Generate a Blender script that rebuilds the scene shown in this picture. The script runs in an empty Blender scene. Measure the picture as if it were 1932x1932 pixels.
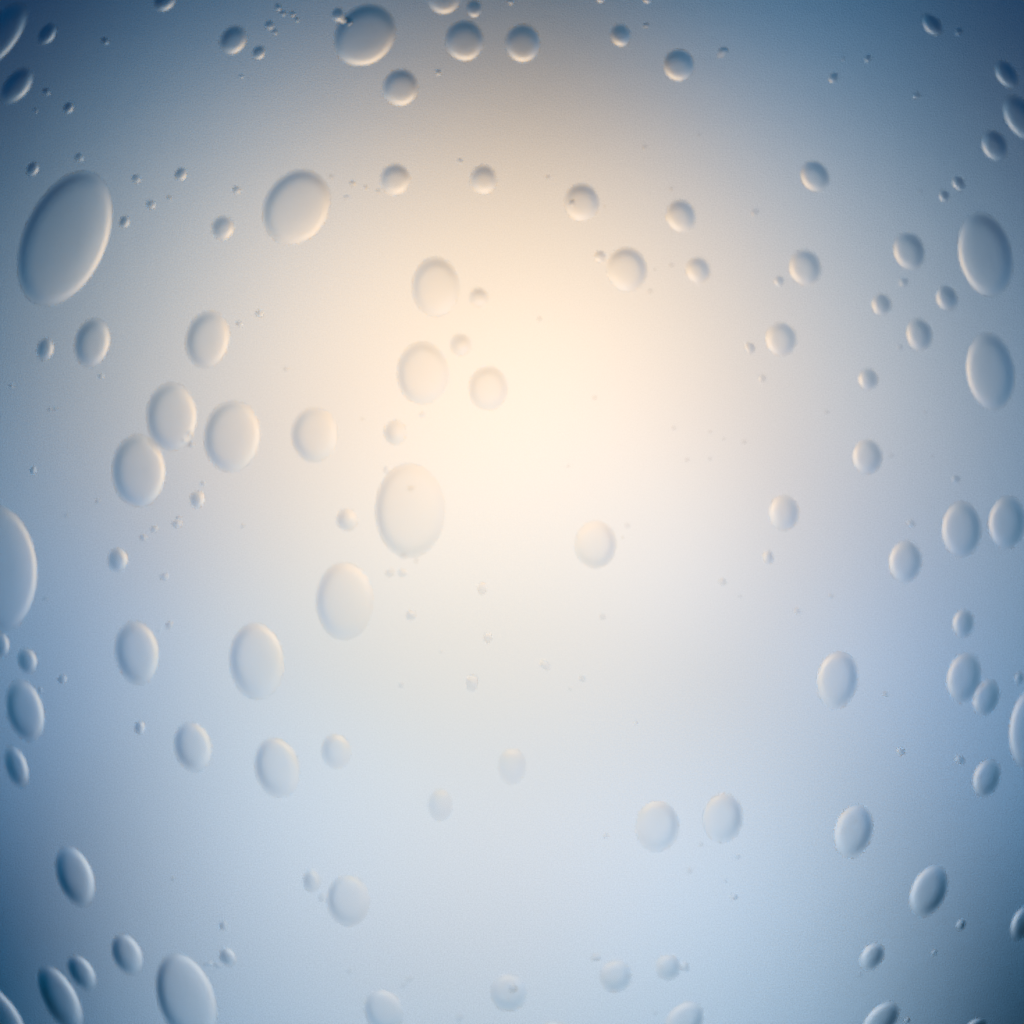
import bpy, math, random

# ---------------------------------------------------------------- camera, world, lamps, exposure
C = bpy.context.scene.collection
S = 0.20                 # width of the framed patch of liquid, metres
CAM = 4.0 * S            # camera to the bubble layer
GAP = 0.60 * S           # bubble layer to the frosted panel behind it

scn = bpy.context.scene
cam_d = bpy.data.cameras.new('camera')
cam = bpy.data.objects.new('camera', cam_d)
C.objects.link(cam)
cam.location = (0, -CAM, 0)
cam.rotation_euler = (math.pi / 2, 0, 0)
cam_d.sensor_width = 36
cam_d.lens = 36 * 4.0      # 144 mm
cam_d.clip_start = 0.01
cam_d.clip_end = 20
cam_d.dof.use_dof = True          # sharp on the frosted panel, the bubble layer a touch soft
cam_d.dof.focus_distance = CAM + GAP
cam_d.dof.aperture_fstop = 31.0
scn.camera = cam

world = bpy.data.worlds.new('World')
scn.world = world
world.use_nodes = True
bg = world.node_tree.nodes['Background']
bg.inputs[0].default_value = (0.55, 0.66, 0.80, 1)
bg.inputs[1].default_value = 0.006

scn.view_settings.view_transform = 'Standard'
scn.view_settings.look = 'None'
scn.view_settings.exposure = 0
scn.view_settings.gamma = 1
scn.cycles.use_denoising = True
scn.cycles.use_adaptive_sampling = False
scn.cycles.use_light_tree = False
scn.cycles.max_bounces = 16
scn.cycles.transmission_bounces = 16

# unseen spots added behind the frosted panel, fitted to give its colour gradient (x, z, distance behind it, half angle, colour as lit on the panel)
LAMPS = [
    (0.619, 0.457, 1.753, 0.34, (0.0019, 0.0473, 0.1362)),
    (-0.02, 0.245, 0.538, 0.84, (0.3679, 0.1733, 0.0067)),
    (0.278, 0.218, 0.5, 0.877, (0.2826, 0.302, 0.2693)),
    (-0.415, -0.267, 0.5, 0.988, (0.0, 0.153, 0.3622)),
    (-0.716, 0.502, 1.832, 0.392, (0.0, 0.0408, 0.125)),
    (-0.273, 0.05, 1.169, 0.494, (0.0819, 0.2307, 0.3584)),
    (-0.241, 0.21, 0.523, 0.861, (0.2194, 0.1367, 0.0)),
    (0.341, -0.275, 0.5, 0.881, (0.0843, 0.2913, 0.5539)),
    (-0.001, -0.419, 1.71, 0.34, (0.2202, 0.2474, 0.1796)),
    (-0.02, -0.78, 1.399, 0.448, (0.1745, 0.369, 0.6353)),
    (-0.021, -0.107, 1.768, 0.399, (0.3822, 0.1691, 0.0)),
    (0.649, -0.017, 0.603, 0.784, (0.0876, 0.1755, 0.2701)),
    (0.009, 0.37, 1.676, 0.35, (0.0, 0.129, 0.2687)),
    (0.03, -0.01, 0.85, 0.34, (0.045, 0.05, 0.068)),  # extra spot, added only to brighten the core of the glow
]
LAMP_GAIN = 1.09 * 4 * math.pi * math.pi
for x, z, d, half, col in LAMPS:
    m = max(col)
    ld = bpy.data.lights.new('added_panel_spot', 'SPOT')
    ld.spot_size = 2 * half
    ld.spot_blend = 1.0
    ld.color = [c / m for c in col]
    ld.energy = LAMP_GAIN * m * (d * S) ** 2
    ld.shadow_soft_size = 0.004
    lo = bpy.data.objects.new('added_panel_spot', ld)
    C.objects.link(lo)
    lo.location = (x * S, GAP + d * S, z * S)
    lo.rotation_euler = (-math.pi / 2, 0, 0)

# ---------------------------------------------------------------- materials
def frosted_material():
    m = bpy.data.materials.new('frosted_glass')
    m.use_nodes = True
    nt = m.node_tree
    nt.nodes.clear()
    N = nt.nodes.new
    out = N('ShaderNodeOutputMaterial')
    tr = N('ShaderNodeBsdfTranslucent')
    tr.inputs['Color'].default_value = (1, 1, 1, 1)
    df = N('ShaderNodeBsdfDiffuse')
    df.inputs['Color'].default_value = (.8, .8, .8, 1)
    mix = N('ShaderNodeMixShader'); mix.inputs[0].default_value = 0.03
    co = N('ShaderNodeTexCoord')
    n1 = N('ShaderNodeTexNoise'); n1.inputs['Scale'].default_value = GRAIN_SCALE
    n1.inputs['Detail'].default_value = 3; n1.inputs['Roughness'].default_value = .65
    n2 = N('ShaderNodeTexNoise'); n2.inputs['Scale'].default_value = 90
    n2.inputs['Detail'].default_value = 2
    add = N('ShaderNodeMath'); add.operation = 'MULTIPLY_ADD'
    add.inputs[1].default_value = 2.0
    bp = N('ShaderNodeBump'); ln = N('ShaderNodeVectorMath'); ln.operation = 'LENGTH'      # the frosting is coarser towards the rim of the panel
    mr = N('ShaderNodeMapRange'); mr.interpolation_type = 'SMOOTHSTEP'
    mr.inputs['From Min'].default_value = 0.035; mr.inputs['From Max'].default_value = 0.13
    mr.inputs['To Min'].default_value = GRAIN_STRENGTH * .4; mr.inputs['To Max'].default_value = GRAIN_STRENGTH * 1.6
    bp.inputs['Distance'].default_value = 0.0012
    L = nt.links.new
    L(co.outputs['Object'], n1.inputs['Vector']); L(co.outputs['Object'], n2.inputs['Vector'])
    L(n2.outputs['Fac'], add.inputs[0]); L(n1.outputs['Fac'], add.inputs[2])
    L(add.outputs[0], bp.inputs['Height'])
    L(co.outputs['Object'], ln.inputs[0]); L(ln.outputs['Value'], mr.inputs['Value']); L(mr.outputs[0], bp.inputs['Strength'])
    # the fine etch also lets a little less light through grain by grain
    n3 = N('ShaderNodeTexNoise'); n3.inputs['Scale'].default_value = 3200
    n3.inputs['Detail'].default_value = 1
    m2 = N('ShaderNodeMapRange'); m2.interpolation_type = 'SMOOTHSTEP'
    m2.inputs['From Min'].default_value = 0.03; m2.inputs['From Max'].default_value = 0.12
    m2.inputs['To Min'].default_value = 0.07; m2.inputs['To Max'].default_value = 0.28
    mu = N('ShaderNodeMath'); mu.operation = 'MULTIPLY'
    su = N('ShaderNodeMath'); su.operation = 'SUBTRACT'; su.inputs[0].default_value = 1.0
    L(co.outputs['Object'], n3.inputs['Vector']); L(ln.outputs['Value'], m2.inputs['Value'])
    L(n3.outputs['Fac'], mu.inputs[0]); L(m2.outputs[0], mu.inputs[1]); L(mu.outputs[0], su.inputs[1])
    L(su.outputs[0], tr.inputs['Color'])
    L(bp.outputs[0], tr.inputs['Normal']); L(bp.outputs[0], df.inputs['Normal'])
    L(tr.outputs[0], mix.inputs[1]); L(df.outputs[0], mix.inputs[2])
    L(mix.outputs[0], out.inputs[0])
    return m

def bubble_material():
    # the skin of an air bubble inside clear liquid: light passes from index 1.33 into 1.0
    m = bpy.data.materials.new('air_in_clear_liquid')
    m.use_nodes = True
    nt = m.node_tree
    nt.nodes.clear()
    out = nt.nodes.new('ShaderNodeOutputMaterial')
    g = nt.nodes.new('ShaderNodeBsdfGlass')
    g.inputs['Roughness'].default_value = 0.0
    g.inputs['IOR'].default_value = 1 / 1.33
    g.inputs['Color'].default_value = (.996, .991, .986, 1)
    nt.links.new(g.outputs[0], out.inputs[0])
    return m
GRAIN_SCALE = 2700
GRAIN_STRENGTH = 0.3
FROST = frosted_material()
AIR = bubble_material()

# ---------------------------------------------------------------- the lit panel behind the bubbles
def panel():
    n, w = 60, 0.40
    vs, fs = [], []
    for j in range(n + 1):
        for i in range(n + 1):
            vs.append(((i / n - .5) * w, 0, (j / n - .5) * w))
    for j in range(n):
        for i in range(n):
            a = j * (n + 1) + i
            fs.append((a, a + 1, a + n + 2, a + n + 1))
    me = bpy.data.meshes.new('backdrop')
    me.from_pydata(vs, [], fs)
    me.materials.append(FROST)
    o = bpy.data.objects.new('backdrop', me)
    o.location = (0, GAP, 0)
    o['kind'] = 'structure'
    C.objects.link(o)
panel()

# ---------------------------------------------------------------- bubbles
U = S / 1932.0           # bubbles were measured on a 1932-unit wide frame
OFF = (0.0, 484.5, 969.0, 1447.5)

def slope(e, b):
    w = min(6.8, .34 * b)
    u = e / w
    rim = SMAX * u * math.exp(.5 - .5 * u * u)
    tail = TAIL * (1 - math.exp(-u)) * math.exp(-e / (w * 3.2))
    dome = DOME * (1 - e / b) * min(1, u)
    return rim + tail + dome
SMAX, TAIL, DOME = 0.36, 0.10, 0.17

def dome_mesh(a, b, seed, segs, rings, lean=(0, 0)):
    # lean: how far the crown of the bubble sits off centre, as a fraction of its half axes
    rnd = random.Random(seed)
    ph = [rnd.uniform(0, 6.283) for _ in range(3)]
    am = [rnd.uniform(0, .012), rnd.uniform(0, .008), rnd.uniform(0, .006)]
    prof = []            # (rho, half thickness)
    h, steps = 0.0, 400
    cut = [1 - (k / rings) ** 1.6 for k in range(rings + 1)]   # rho from rim (1) to centre (0)
    hs, e0, k = [], 0.0, 0
    for s in range(steps + 1):
        e = b * s / steps
        if s: h += slope((e + e0) / 2, b) * (e - e0)
        e0 = e
        while k <= rings and (1 - cut[k]) * b <= e + 1e-9:
            hs.append(h); k += 1
    while len(hs) <= rings: hs.append(h)
    vs, fs = [], []
    def ring(rho, y):
        for i in range(segs):
            t = 2 * math.pi * i / segs
            f = 1 + am[0] * math.cos(2 * t + ph[0]) + am[1] * math.cos(3 * t + ph[1]) + am[2] * math.cos(5 * t + ph[2])
            vs.append(((rho * math.cos(t) * f + (1 - rho) * lean[0]) * b * U, y * U, (rho * math.sin(t) * f + (1 - rho) * lean[1]) * a * U))
    ring(1, 0)
    for k in range(1, rings): ring(cut[k], -hs[k])
    front = len(vs); vs.append((lean[0] * b * U, -hs[rings] * U, lean[1] * a * U))
    bstart = len(vs)
    for k in range(1, rings): ring(cut[k], hs[k])
    back = len(vs); vs.append((lean[0] * b * U, hs[rings] * U, lean[1] * a * U))
    def r0(k): return 0 if k == 0 else segs * k
    def r1(k): return 0 if k == 0 else bstart + segs * (k - 1)
    for k in range(rings - 1):
        for i in range(segs):
            j = (i + 1) % segs
            fs.append((r0(k) + i, r0(k) + j, r0(k + 1) + j, r0(k + 1) + i))
            fs.append((r1(k) + j, r1(k) + i, r1(k + 1) + i, r1(k + 1) + j))
    for i in range(segs):
        j = (i + 1) % segs
        fs.append((r0(rings - 1) + i, r0(rings - 1) + j, front))
        fs.append((r1(rings - 1) + j, r1(rings - 1) + i, back))
    me = bpy.data.meshes.new('air_bubble')
    me.from_pydata(vs, [], fs)
    me.polygons.foreach_set('use_smooth', [True] * len(me.polygons))
    me.materials.append(AIR)
    me.update()
    return me
# column tile, row tile, x, y, half length, half width (tile units, 2.927 per photo pixel), lean of the long axis
# in degrees (top to the right is positive), label (None: a small one, described from its neighbours), short name
BUBBLES = [
 (0,0, 0,270,300,130,38,'dark slender oval bubble cut by the left edge in the top left corner','slender oval in the top left corner'),
 (0,0,125,645,165,95,40,'dark blue leaning oval bubble on the left edge just below the corner oval','dark oval on the upper left edge'),
 (0,0,355,255,95,60,35,'small dark leaning bubble right of the top left corner oval',None),
 (0,0,790,310,34,28,35,None,None),
 (0,0,1240,5,100,75,50,'small blue bubble cut by the top edge left of the centre','blue bubble cut by the top edge'),
 (0,0,1755,300,122,98,35,'leaning grey blue bubble with a bright lower right rim left of the big top oval','grey blue leaning bubble at the top left'),
 (0,0,350,690,34,28,30,None,None),(0,0,515,810,48,38,30,None,None),(0,0,595,1185,38,30,30,None,None),
 (0,0,245,1270,60,46,30,None,None),(0,0,1025,1345,38,32,30,None,None),(0,0,1360,1310,54,46,30,'small bubble by itself between the huge left oval and the upper peach oval',None),
 (0,0,1780,1430,34,30,20,None,None),(0,0,1275,1490,20,17,0,None,None),(0,0,1135,1540,38,34,20,None,None),
 (0,0,935,1670,48,40,20,'small bubble close to the right rim of the huge upper left oval',None),
 (0,0,1675,1715,94,86,20,'small round bubble left of the big upper peach oval','small round bubble left of the upper peach oval'),
 (0,0,488,1795,538,312,24,'huge leaning grey oval bubble filling the upper left side','huge upper left oval'),
 (0,0,1815,575,20,16,0,None,None),(0,0,270,830,20,16,30,None,None),
 (1,0,160,55,30,26,0,None,None),(1,0,195,100,24,22,0,None,None),(1,0,270,105,25,22,0,None,None),(1,0,300,150,22,18,0,None,None),
 (1,0,95,190,38,34,20,None,None),(1,0,135,240,26,22,0,None,None),(1,0,15,395,58,50,30,'small dark bubble below right of the grey blue leaning bubble at the top',None),
 (1,0,610,110,54,50,0,'small blue bubble stuck to the upper left rim of the big top oval',None),(1,0,680,150,38,34,0,None,None),
 (1,0,812,265,252,216,45,'big grey leaning oval bubble near the top edge with a bright lower rim','big top oval'),
 (1,0,1405,-45,155,140,0,'round bubble cut by the top edge above the left one of the twin top bubbles','round bubble cut by the top edge'),
 (1,0,1635,65,70,60,0,'small dark blue bubble at the top edge just above the twin top bubbles',None),
 (1,0,1562,305,155,150,0,'round dark bubble near the top edge, left one of the twins','left one of the twin top bubbles'),
 (2,0,68,325,145,136,0,'round dark bubble near the top edge, right one of the twins','right one of the twin top bubbles'),
 (1,0,1080,657,141,138,20,'round bubble with a cream lower rim just below the big top oval','round bubble below the big top oval'),
 (1,0,1365,545,26,22,0,None,None),(1,0,1910,5,34,28,0,None,None),
 (1,0,1530,1215,22,20,0,None,None),(1,0,1705,1350,114,103,0,'small round bubble centred above the upright peach oval','small round bubble above the peach oval'),
 (1,0,1040,1348,122,114,25,'small round bubble just right of the big upper peach oval','small round bubble right of the upper peach oval'),
 (1,0,298,1558,298,240,30,'big leaning oval bubble at upper left on the peach grey ground','big upper peach oval'),
 (1,0,560,1330,18,16,0,None,None),(1,0,720,1380,26,22,0,None,None),(1,0,820,1410,18,16,0,None,None),(1,0,910,1442,20,17,0,None,None),(1,0,675,1485,20,18,0,None,None),
 (2,0,655,-25,48,44,0,None,None),(2,0,1005,-20,48,44,0,None,None),
 (2,0,805,265,90,80,-15,'small dark bubble with a cream lower rim right of the twin top bubbles','small dark bubble right of the twin top bubbles'),
 (2,0,995,195,26,20,30,None,None),
 (2,0,1243,490,124,120,-30,'round bubble near the top with a dark upper half, right of centre','round bubble at the top right of centre'),
 (2,0,1570,395,50,34,45,'small blurred bubble right of the dark topped round bubble near the top',None),
 (2,0,260,1338,22,19,0,None,None),(2,0,512,1522,146,134,0,'round peach bubble with a tiny dark speck inside','round bubble with a speck inside'),
 (2,0,440,1530,29,26,0,'tiny dark speck inside the round peach bubble',None),
 (2,0,1258,1625,126,114,-25,'round bubble to the right of the speckled peach bubble','round bubble right of the speckled one'),
 (2,0,988,1110,20,17,0,None,None),(2,0,1395,1015,15,13,0,None,None),(2,0,1185,1422,15,13,0,None,None),(2,0,1815,1600,31,26,-20,None,None),(2,0,685,1553,11,10,0,None,None),
 (2,1,650,-2,47,43,0,'small round bubble touching the left rim of the pale peach round bubble',None),
 (2,1,853,95,170,152,-10,'pale peach round bubble with a small bubble at its left rim','pale peach round bubble'),
 (3,0,1240,185,100,66,-40,'small dark leaning bubble near the top right corner','small leaning bubble in the top right'),
 (3,0,1440,240,32,26,-40,None,None),(3,0,500,585,46,36,30,None,None),(3,0,755,440,30,26,30,None,None),(3,0,570,440,20,17,0,None,None),(3,0,1125,720,32,26,30,None,None),
 (3,0,1800,560,125,76,-35,'dark leaning oval bubble at upper right, topmost of three on that edge','topmost dark oval on the right edge'),
 (3,0,1905,885,192,112,-32,'dark leaning oval bubble cut by the right edge, upper of the two cut there','dark oval cut by the upper right edge'),
 (3,0,1710,1095,127,96,-28,'grey leaning oval bubble below the dark oval cut by the upper right edge','grey oval on the upper right'),
 (3,0,358,1325,126,108,-35,'round bubble with a cream left rim at upper right, standing alone','lone round bubble at the upper right'),
 (3,0,1440,1380,64,46,-30,'small leaning bubble above the large upper right oval, upper of a close pair',None),(3,0,1330,1475,48,40,-20,None,None),
 (3,0,1640,1915,322,205,-12,'large upright grey oval bubble at upper right, upper of two stacked ovals','large upper right oval'),
 (3,0,1068,1890,148,120,-20,'oval bubble left of the large upper right oval','oval left of the large upper right oval'),
 (3,1,285,80,142,122,-20,'oval bubble with a cream left rim and a speck at its lower left','oval bubble with the speck at its lower left'),
 (3,0,1150,1440,18,16,0,None,None),
 (0,1,340,695,88,66,12,'small dark round bubble beside the slim oval under the huge left oval','small dark bubble by the left edge'),
 (0,1,693,645,190,134,14,'slim oval bubble right below the huge upper left oval','slim oval below the huge left oval'),
 (0,1,1560,622,218,166,12,'upright oval bubble at left between the huge oval and the pair of touching ovals','upright oval at the left'),
 (0,1,1290,1202,256,193,0,'upright oval bubble, upper of the two touching ovals at left','upper touching oval'),
 (0,1,1745,1350,270,212,8,'upright oval bubble right of the two touching ovals','oval right of the touching ovals'),
 (0,1,1042,1610,272,203,0,'upright oval bubble, lower of the two touching ovals at left','lower touching oval'),
 (0,1,1483,1825,68,58,5,'small round bubble below right of the lower touching oval','small round bubble below the touching ovals'),
 (0,1,1800,505,26,22,0,None,None),(0,1,1430,1330,30,26,0,None,None),(0,1,1440,1415,26,22,0,None,None),(0,1,760,900,22,18,0,None,None),
 (0,1,85,975,20,16,0,None,None),(0,1,375,1150,17,14,0,None,None),(0,1,415,1145,17,14,0,None,None),(0,1,250,1610,34,24,10,None,None),
 (0,1,1530,1705,24,20,0,None,None),(0,1,735,1840,20,16,0,None,None),(0,1,1380,1385,18,16,0,None,None),
 (1,1,1345,225,224,180,0,'upright peach oval bubble near the centre top with a small one at its right','upright peach oval'),
 (1,1,1670,305,75,71,0,'small round peach bubble right of the upright peach oval','small round bubble right of the peach oval'),
 (1,1,1535,663,84,80,0,'small round peach bubble between the two upright peach ovals and the round one','small round peach bubble in the middle'),
 (1,1,1247,875,237,193,0,'large upright peach oval bubble left of a round cream one','large middle peach oval'),
 (1,1,1740,990,167,146,0,'round cream bubble with a peach rim on the brightest glow','round cream bubble'),
 (1,1,435,1340,206,177,0,'oval bubble alone between the left ovals and the large central oval','lone oval left of centre'),
 (1,1,1040,1322,94,85,0,'small round bubble just above the largest central oval','small round bubble above the central oval'),
 (1,1,1150,1910,355,262,0,'largest pale oval bubble in the centre with a tiny bump at its foot','largest central oval'),
 (1,1,20,425,32,28,0,None,None),(1,1,220,845,20,17,0,None,None),(1,1,1245,1185,22,20,0,None,None),(1,1,975,1605,26,20,0,None,None),(1,1,1160,1742,22,19,0,None,None),
 (1,1,678,1978,86,84,0,'small round bubble at the left side of the largest central oval','small round bubble left of the central oval'),
 (1,1,795,1220,12,11,0,None,None),
 (2,1,1387,100,103,94,-20,'small round bubble right of the pale peach round bubble','small round bubble right of the pale peach one'),
 (2,1,1025,260,24,20,0,None,None),(2,1,1185,65,20,17,0,None,None),(2,1,1060,95,12,11,0,None,None),(2,1,195,470,22,19,0,None,None),(2,1,610,1060,20,18,0,None,None),
 (2,1,1205,1288,18,16,0,None,None),(2,1,1478,1316,16,14,0,None,None),(2,1,1580,1370,12,11,0,None,None),(2,1,1733,1395,20,17,0,None,None),(2,1,1305,1528,18,16,0,None,None),
 (2,1,1478,1520,15,13,0,None,None),(2,1,412,1575,13,12,0,None,None),(2,1,1778,685,46,40,-20,None,None),(2,1,1870,915,32,29,0,None,None),
 (3,1,90,185,42,38,0,'small speck at the lower left of the cream rimmed oval bubble',None),
 (3,1,860,360,88,78,-15,'small round bubble at right, left one of the trio under the upper ovals','left small bubble of the right hand trio'),
 (3,1,1350,310,100,84,-20,'small round bubble at right, topmost of the trio beside the large oval','top small bubble of the right hand trio'),
 (3,1,1025,190,38,32,-20,None,None),
 (3,1,1145,585,128,100,-15,'oval bubble at right, lowest of the trio beside the large ovals','lowest bubble of the right hand trio'),
 (3,1,1678,862,294,185,-7,'large upright grey oval bubble on the right, lower of two stacked ovals','lower large right oval'),
 (3,1,105,620,130,120,-15,'round bubble with a warm left rim between the peach glow and the right side','warm rimmed round bubble at right'),
 (3,1,760,922,84,78,-8,'small round bubble below the trio on the right','small round bubble below the trio'),
 (3,1,755,1502,135,116,-6,'oval bubble standing alone on pale blue right of centre','lone oval on the right'),
 (3,1,445,1170,20,17,0,None,None),(3,1,1415,1670,36,28,-20,None,None),(3,1,930,1500,24,16,60,None,None),(3,1,1000,680,22,18,0,None,None),(3,1,1190,1170,14,12,0,None,None),
 (3,1,127,1925,136,116,-3,'oval bubble alone right of the glow, level with the largest central oval','oval right of the glow'),
 (0,2,-20,410,480,303,-4,'huge oval bubble cut by the left edge at mid height','huge oval cut by the left edge'),
 (0,2,5,985,98,68,-8,'small bubble cut by the left edge just under the huge cut oval',None),
 (0,2,205,1107,102,76,-14,'small dark oval bubble near the left edge below the huge cut oval','small dark oval at the left edge'),
 (0,2,188,1482,243,142,-14,'slender blue oval bubble by the left edge in the lower half','slender blue oval by the left edge'),
 (0,2,125,1905,168,86,-18,'dark slender oval bubble at lower left, directly under a bigger slender one','dark slender oval on the lower left edge'),
 (0,2,885,348,92,80,0,'small round bubble at left between the touching ovals and the lower left oval','small round bubble at mid left'),
 (0,2,1030,1048,245,166,-9,'upright blue oval bubble at left with a warm right rim','blue oval with a warm rim'),
 (0,2,1450,1755,192,142,-12,'oval bubble at lower left, left one of a row of three','left oval of the row of three'),
 (0,2,1930,1110,288,207,-4,'large upright pale oval bubble below the left middle','large pale oval at left of centre'),
 (0,2,1080,180,28,24,20,None,None),(0,2,1160,115,32,26,20,None,None),(0,2,1330,75,40,32,10,None,None),(0,2,1235,475,34,28,30,None,None),
 (0,2,1275,840,34,28,15,None,None),(0,2,1050,1610,54,40,0,None,None),(0,2,470,1245,38,32,0,None,None),(0,2,305,1330,24,16,0,None,None),
 (0,2,1830,95,17,14,0,None,None),(0,2,340,640,20,17,0,None,None),(0,2,1345,30,18,15,0,None,None),(0,2,500,15,20,17,0,None,None),(0,2,1200,880,15,12,0,None,None),
 (1,2,660,658,292,217,0,'large upright oval bubble with cream top and blue foot left below the centre','large oval below the centre'),
 (1,2,1005,445,35,31,0,'tiny dark speck under the central oval, left one of a pair',None),(1,2,1095,445,32,30,0,'tiny dark speck under the central oval, right one of a pair',None),
 (1,2,1200,355,20,18,0,None,None),(1,2,1105,318,28,24,0,'tiny bump at the foot of the largest central oval',None),
 (1,2,1695,562,46,34,0,None,None),(1,2,1160,762,44,38,20,None,None),(1,2,1738,935,40,30,0,None,None),
 (1,2,1620,1275,64,46,0,'small bubble with a cream cap on pale grey below the centre','small cream capped bubble below the centre'),
 (1,2,1085,1290,20,17,0,None,None),(1,2,1385,1040,11,9,0,None,None),
 (1,2,597,1788,132,112,-8,'round bubble at lower left, right one of a row of three','right one of the row of three'),
 (1,2,153,1912,228,170,-12,'oval bubble at lower left, middle one of a row of three','middle oval of the row of three'),
 (1,2,1920,1900,136,104,0,'faint round bubble with a cream cap on pale blue below the centre','faint cream capped bubble'),
 (2,2,617,232,182,157,0,'oval bubble with a blue foot just right below the brightest glow','oval right below the glow'),
 (2,2,855,90,20,17,0,None,None),(2,2,1570,512,32,26,0,None,None),(2,2,670,775,24,20,0,None,None),(2,2,515,1238,24,20,0,None,None),(2,2,420,1318,13,12,0,None,None),
 (2,2,235,1140,46,30,-50,None,None),(2,2,920,1575,14,12,0,None,None),(2,2,1915,328,52,42,-10,None,None),(2,2,1705,622,14,11,20,None,None),(2,2,820,180,12,11,0,None,None),
 (3,2,1462,120,214,152,0,'upright oval bubble at the right edge, left one of a side by side pair','left oval of the right hand pair'),
 (3,2,1805,65,202,142,3,'upright oval bubble at the right edge, right one of a side by side pair','right oval of the right hand pair'),
 (3,2,1040,362,163,128,3,'oval bubble below left of the side by side pair on the right','oval below the right hand pair'),
 (3,2,1080,75,36,28,-20,None,None),
 (3,2,1475,826,110,86,6,'small oval bubble near the right edge above two overlapping ones','small oval above the overlapping ones'),
 (3,2,1480,1233,196,130,12,'oval bubble near the right edge, larger of two overlapping ones','larger overlapping oval at right'),
 (3,2,1648,1385,146,100,18,'oval bubble near the right edge, smaller of two overlapping ones','smaller overlapping oval at right'),
 (3,2,1890,1240,46,34,0,None,None),
 (3,2,530,1252,220,156,8,'pale upright oval bubble alone in the lower right','pale lone oval at lower right'),
 (3,2,890,1360,20,17,0,None,None),(3,2,1005,1790,36,28,15,None,None),(3,2,1450,1850,40,32,15,'small speck just above left of the dark oval on the lower right',None),
 (3,2,1650,1990,150,104,18,'dark oval bubble at lower right below the two overlapping ones','dark oval on the lower right'),
 (3,2,1985,1620,320,165,6,'large oval bubble cut by the right edge in the lower half','large oval cut by the right edge'),
 (3,2,225,735,30,24,-20,None,None),(3,2,480,620,20,16,0,None,None),(3,1,1240,1500,14,12,0,None,None),
 (0,3,565,822,240,138,-20,'slender leaning blue oval bubble standing alone at lower left','lone slender oval at lower left'),
 (0,3,955,1408,166,112,-26,'leaning oval bubble at bottom left, above the big leaning one','leaning oval at bottom left'),
 (0,3,615,1545,155,90,-33,'slender leaning oval bubble at bottom left, middle one of the fan','middle slender oval of the bottom left fan'),
 (0,3,455,1745,290,125,-28,'long slender leaning bubble cut by the bottom edge at left','long slender bubble at the bottom'),
 (0,3,-30,1890,345,165,-36,'dark blue bubble cut by the bottom left corner','bubble in the bottom left corner'),
 (0,3,1400,1740,355,215,-20,'big leaning pale oval bubble cut by the bottom edge at left','big leaning oval at the bottom'),
 (0,3,1685,1190,40,34,0,None,None),(0,3,1715,1430,78,60,-40,'small round bubble right of the big leaning oval at the bottom','small round bubble right of the big bottom oval'),
 (0,3,1560,1478,34,16,80,None,None),(0,3,1642,1490,34,20,-70,None,None),(0,3,1300,840,15,13,0,None,None),
 (1,3,1380,285,120,92,0,'small faint bubble with a cream cap at lower centre, left of the faint round one','small faint cream capped bubble'),
 (1,3,413,857,84,68,-8,'small round bubble next to the pale round one at lower centre','small round bubble at lower centre'),
 (1,3,490,978,34,28,-30,'tiny speck between the small and the pale round bubble at lower centre',None),
 (1,3,688,1003,192,162,-5,'pale round bubble at lower centre with a small one at its upper left','pale round bubble at lower centre'),
 (1,3,1145,1595,30,22,60,None,None),(1,3,1105,1640,24,18,60,None,None),(1,3,695,1535,22,17,60,None,None),(1,3,1525,1885,34,24,60,None,None),
 (1,3,955,1835,165,145,-25,'round grey bubble cut by the bottom edge left of centre','round bubble at the bottom left of centre'),
 (1,3,1895,1697,140,136,0,'round grey bubble near the bottom centre with a dark spot inside','round bubble with a dark spot'),
 (1,3,1925,1662,36,32,80,'small dark spot inside the round bubble near the bottom centre',None),
 (2,3,1080,445,190,165,0,'faint pale round bubble at lower right, left one of two','faint pale bubble, left of two'),
 (2,3,1575,382,186,150,5,'faint pale round bubble at lower right, right one of two','faint pale bubble, right of two'),
 (2,3,620,1428,38,28,80,None,None),(2,3,768,1572,122,120,0,'round grey bubble near the bottom right of centre','round grey bubble at the bottom'),
 (2,3,1163,1504,98,95,0,'small grey bubble near the bottom with a nub on its right','small bubble with a nub'),
 (2,3,1290,1503,38,32,90,'tiny nub on the right side of the small grey bottom bubble',None),
 (2,3,1280,1925,185,130,38,'grey oval bubble cut by the bottom edge right of centre','oval cut by the bottom edge'),
 (2,3,1655,975,32,22,80,None,None),(2,3,690,518,22,16,90,None,None),(2,3,1065,1850,18,15,0,None,None),(2,3,300,1975,110,62,85,'grey bubble peeking over the bottom edge at the centre',None),
 (2,3,1595,855,14,12,0,None,None),(2,3,1325,780,20,16,0,None,None),(2,3,1410,580,18,15,0,None,None),(2,3,1690,675,18,15,0,None,None),
 (3,3,650,482,206,144,16,'leaning pale blue oval bubble at lower right','leaning pale oval at lower right'),
 (3,3,1215,932,208,134,25,'leaning oval bubble alone near the lower right corner','leaning oval by the lower right corner'),
 (3,3,1455,1185,46,34,30,'small speck below right of the leaning oval by the lower right corner',None),(3,3,1255,1395,26,18,50,None,None),
 (3,3,790,1425,118,84,35,'small leaning oval bubble below the leaning one near the corner','small leaning oval at the bottom right'),
 (3,3,850,1915,190,105,42,'leaning oval bubble cut by the bottom edge at right','leaning oval cut by the bottom edge'),
 (3,3,1915,1175,142,80,22,'dark leaning bubble cut by the right edge near the bottom corner','dark bubble cut by the lower right edge'),
 (3,3,1050,1905,28,20,50,None,None),(3,3,1560,1965,110,60,50,'dark bubble peeking over the bottom edge in the right corner',None),(3,3,700,1560,14,12,0,None,None),
]

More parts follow.
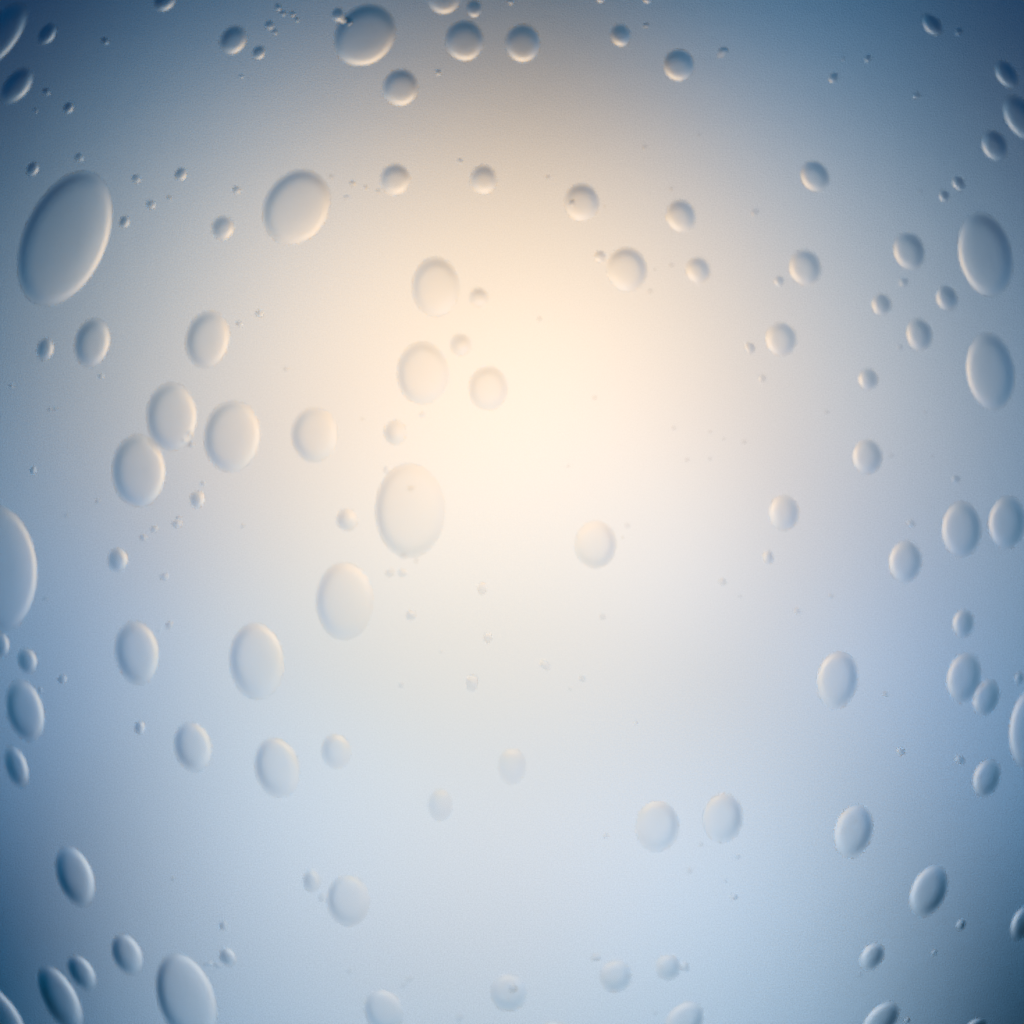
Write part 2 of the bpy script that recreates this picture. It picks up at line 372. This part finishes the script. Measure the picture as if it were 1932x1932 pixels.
def where(dx, dy):
    a = math.degrees(math.atan2(-dy, dx)) % 360
    return ['right of', 'above right of', 'above', 'above left of', 'left of', 'below left of', 'below', 'below right of'][int((a + 22.5) // 45) % 8]

rows = []
for (tc, tr, x, y, a, b, tilt, label, short) in BUBBLES:
    rows.append(dict(x=OFF[tc] + x * .2508, y=OFF[tr] + y * .2508, a=a * .2508, b=b * .2508, t=tilt, label=label, short=short))
marks = [r for r in rows if r['short']]
buckets = {}
for r in rows:
    if r['label']: continue
    m = min(marks, key=lambda q: max(0, math.hypot(q['x'] - r['x'], q['y'] - r['y']) - q['b']))
    r['mark'] = m
    dx, dy = r['x'] - m['x'], r['y'] - m['y']
    inside = ((dx / m['b']) ** 2 + (dy / m['a']) ** 2) < .8
    r['dist'] = math.hypot(dx, dy)
    rel = 'on' if inside else where(dx, dy)
    buckets.setdefault((rel, m['short']), []).append(r)
NEAR = ['nearest', 'second nearest', 'third nearest', 'fourth nearest', 'fifth nearest', 'sixth nearest', 'seventh nearest']
for (rel, short), rs in buckets.items():
    rs.sort(key=lambda r: r['dist'])
    for k, r in enumerate(rs):
        size = 'tiny' if r['b'] > 8 else 'pinprick'
        if len(rs) == 1: rank = ''
        elif len(rs) == 2: rank = ('nearer ', 'farther ')[k]
        else: rank = 'farthest ' if k == len(rs) - 1 else NEAR[k] + ' '
        r['label'] = '%s%s bubble %s the %s' % (rank, size, rel, short)

speck = dome_mesh(7.5, 7.5, 3, 28, 9, (0, .3))      # shared by all the smallest ones
placed = []
for k, r in enumerate(rows):
    small = r['b'] < 9
    # crowns shifted towards the glow, shaping dark outer sides and bright rims into them
    gx, gz = 970 - r['x'], r['y'] - 860
    gd = math.hypot(gx, gz) + 1e-6
    k_lean = .42 * min(1, gd / 700)
    tl = math.radians(r['t'])
    lx, lz = (gx * math.cos(tl) - gz * math.sin(tl)) / gd, (gx * math.sin(tl) + gz * math.cos(tl)) / gd
    lean = (lx * k_lean, lz * k_lean)
    if small and r['a'] < 1.3 * r['b']: r['t'] = math.degrees(math.atan2(gx, gz))
    me = speck if small else dome_mesh(r['a'], r['b'], 100 + k, 72 if r['a'] > 25 else 48, 26 if r['a'] > 25 else 18, lean)
    o = bpy.data.objects.new('air_bubble', me)
    if small: o.scale = (r['b'] / 7.5, .82 * r['b'] / 7.5, r['a'] / 7.5)
    # a bubble overlapping a bigger one sits a little nearer to the camera
    depth = 0.0
    for q in placed:
        if math.hypot(q['x'] - r['x'], q['y'] - r['y']) < q['a'] + r['a'] + 3:
            depth = max(depth, q['depth'] + (q['b'] * .5 + r['b'] * .5) * U * .9)
    r['depth'] = depth
    placed.append(r)
    f = (CAM - depth) / CAM
    o.location = ((r['x'] / 1932 - .5) * S * f, -depth, (.5 - r['y'] / 1932) * S * f)
    o.rotation_euler = (0, math.radians(r['t']), 0)
    o['label'] = r['label']
    o['category'] = 'bubble'
    o['group'] = 'air bubbles in front of the glowing panel'
    C.objects.link(o)
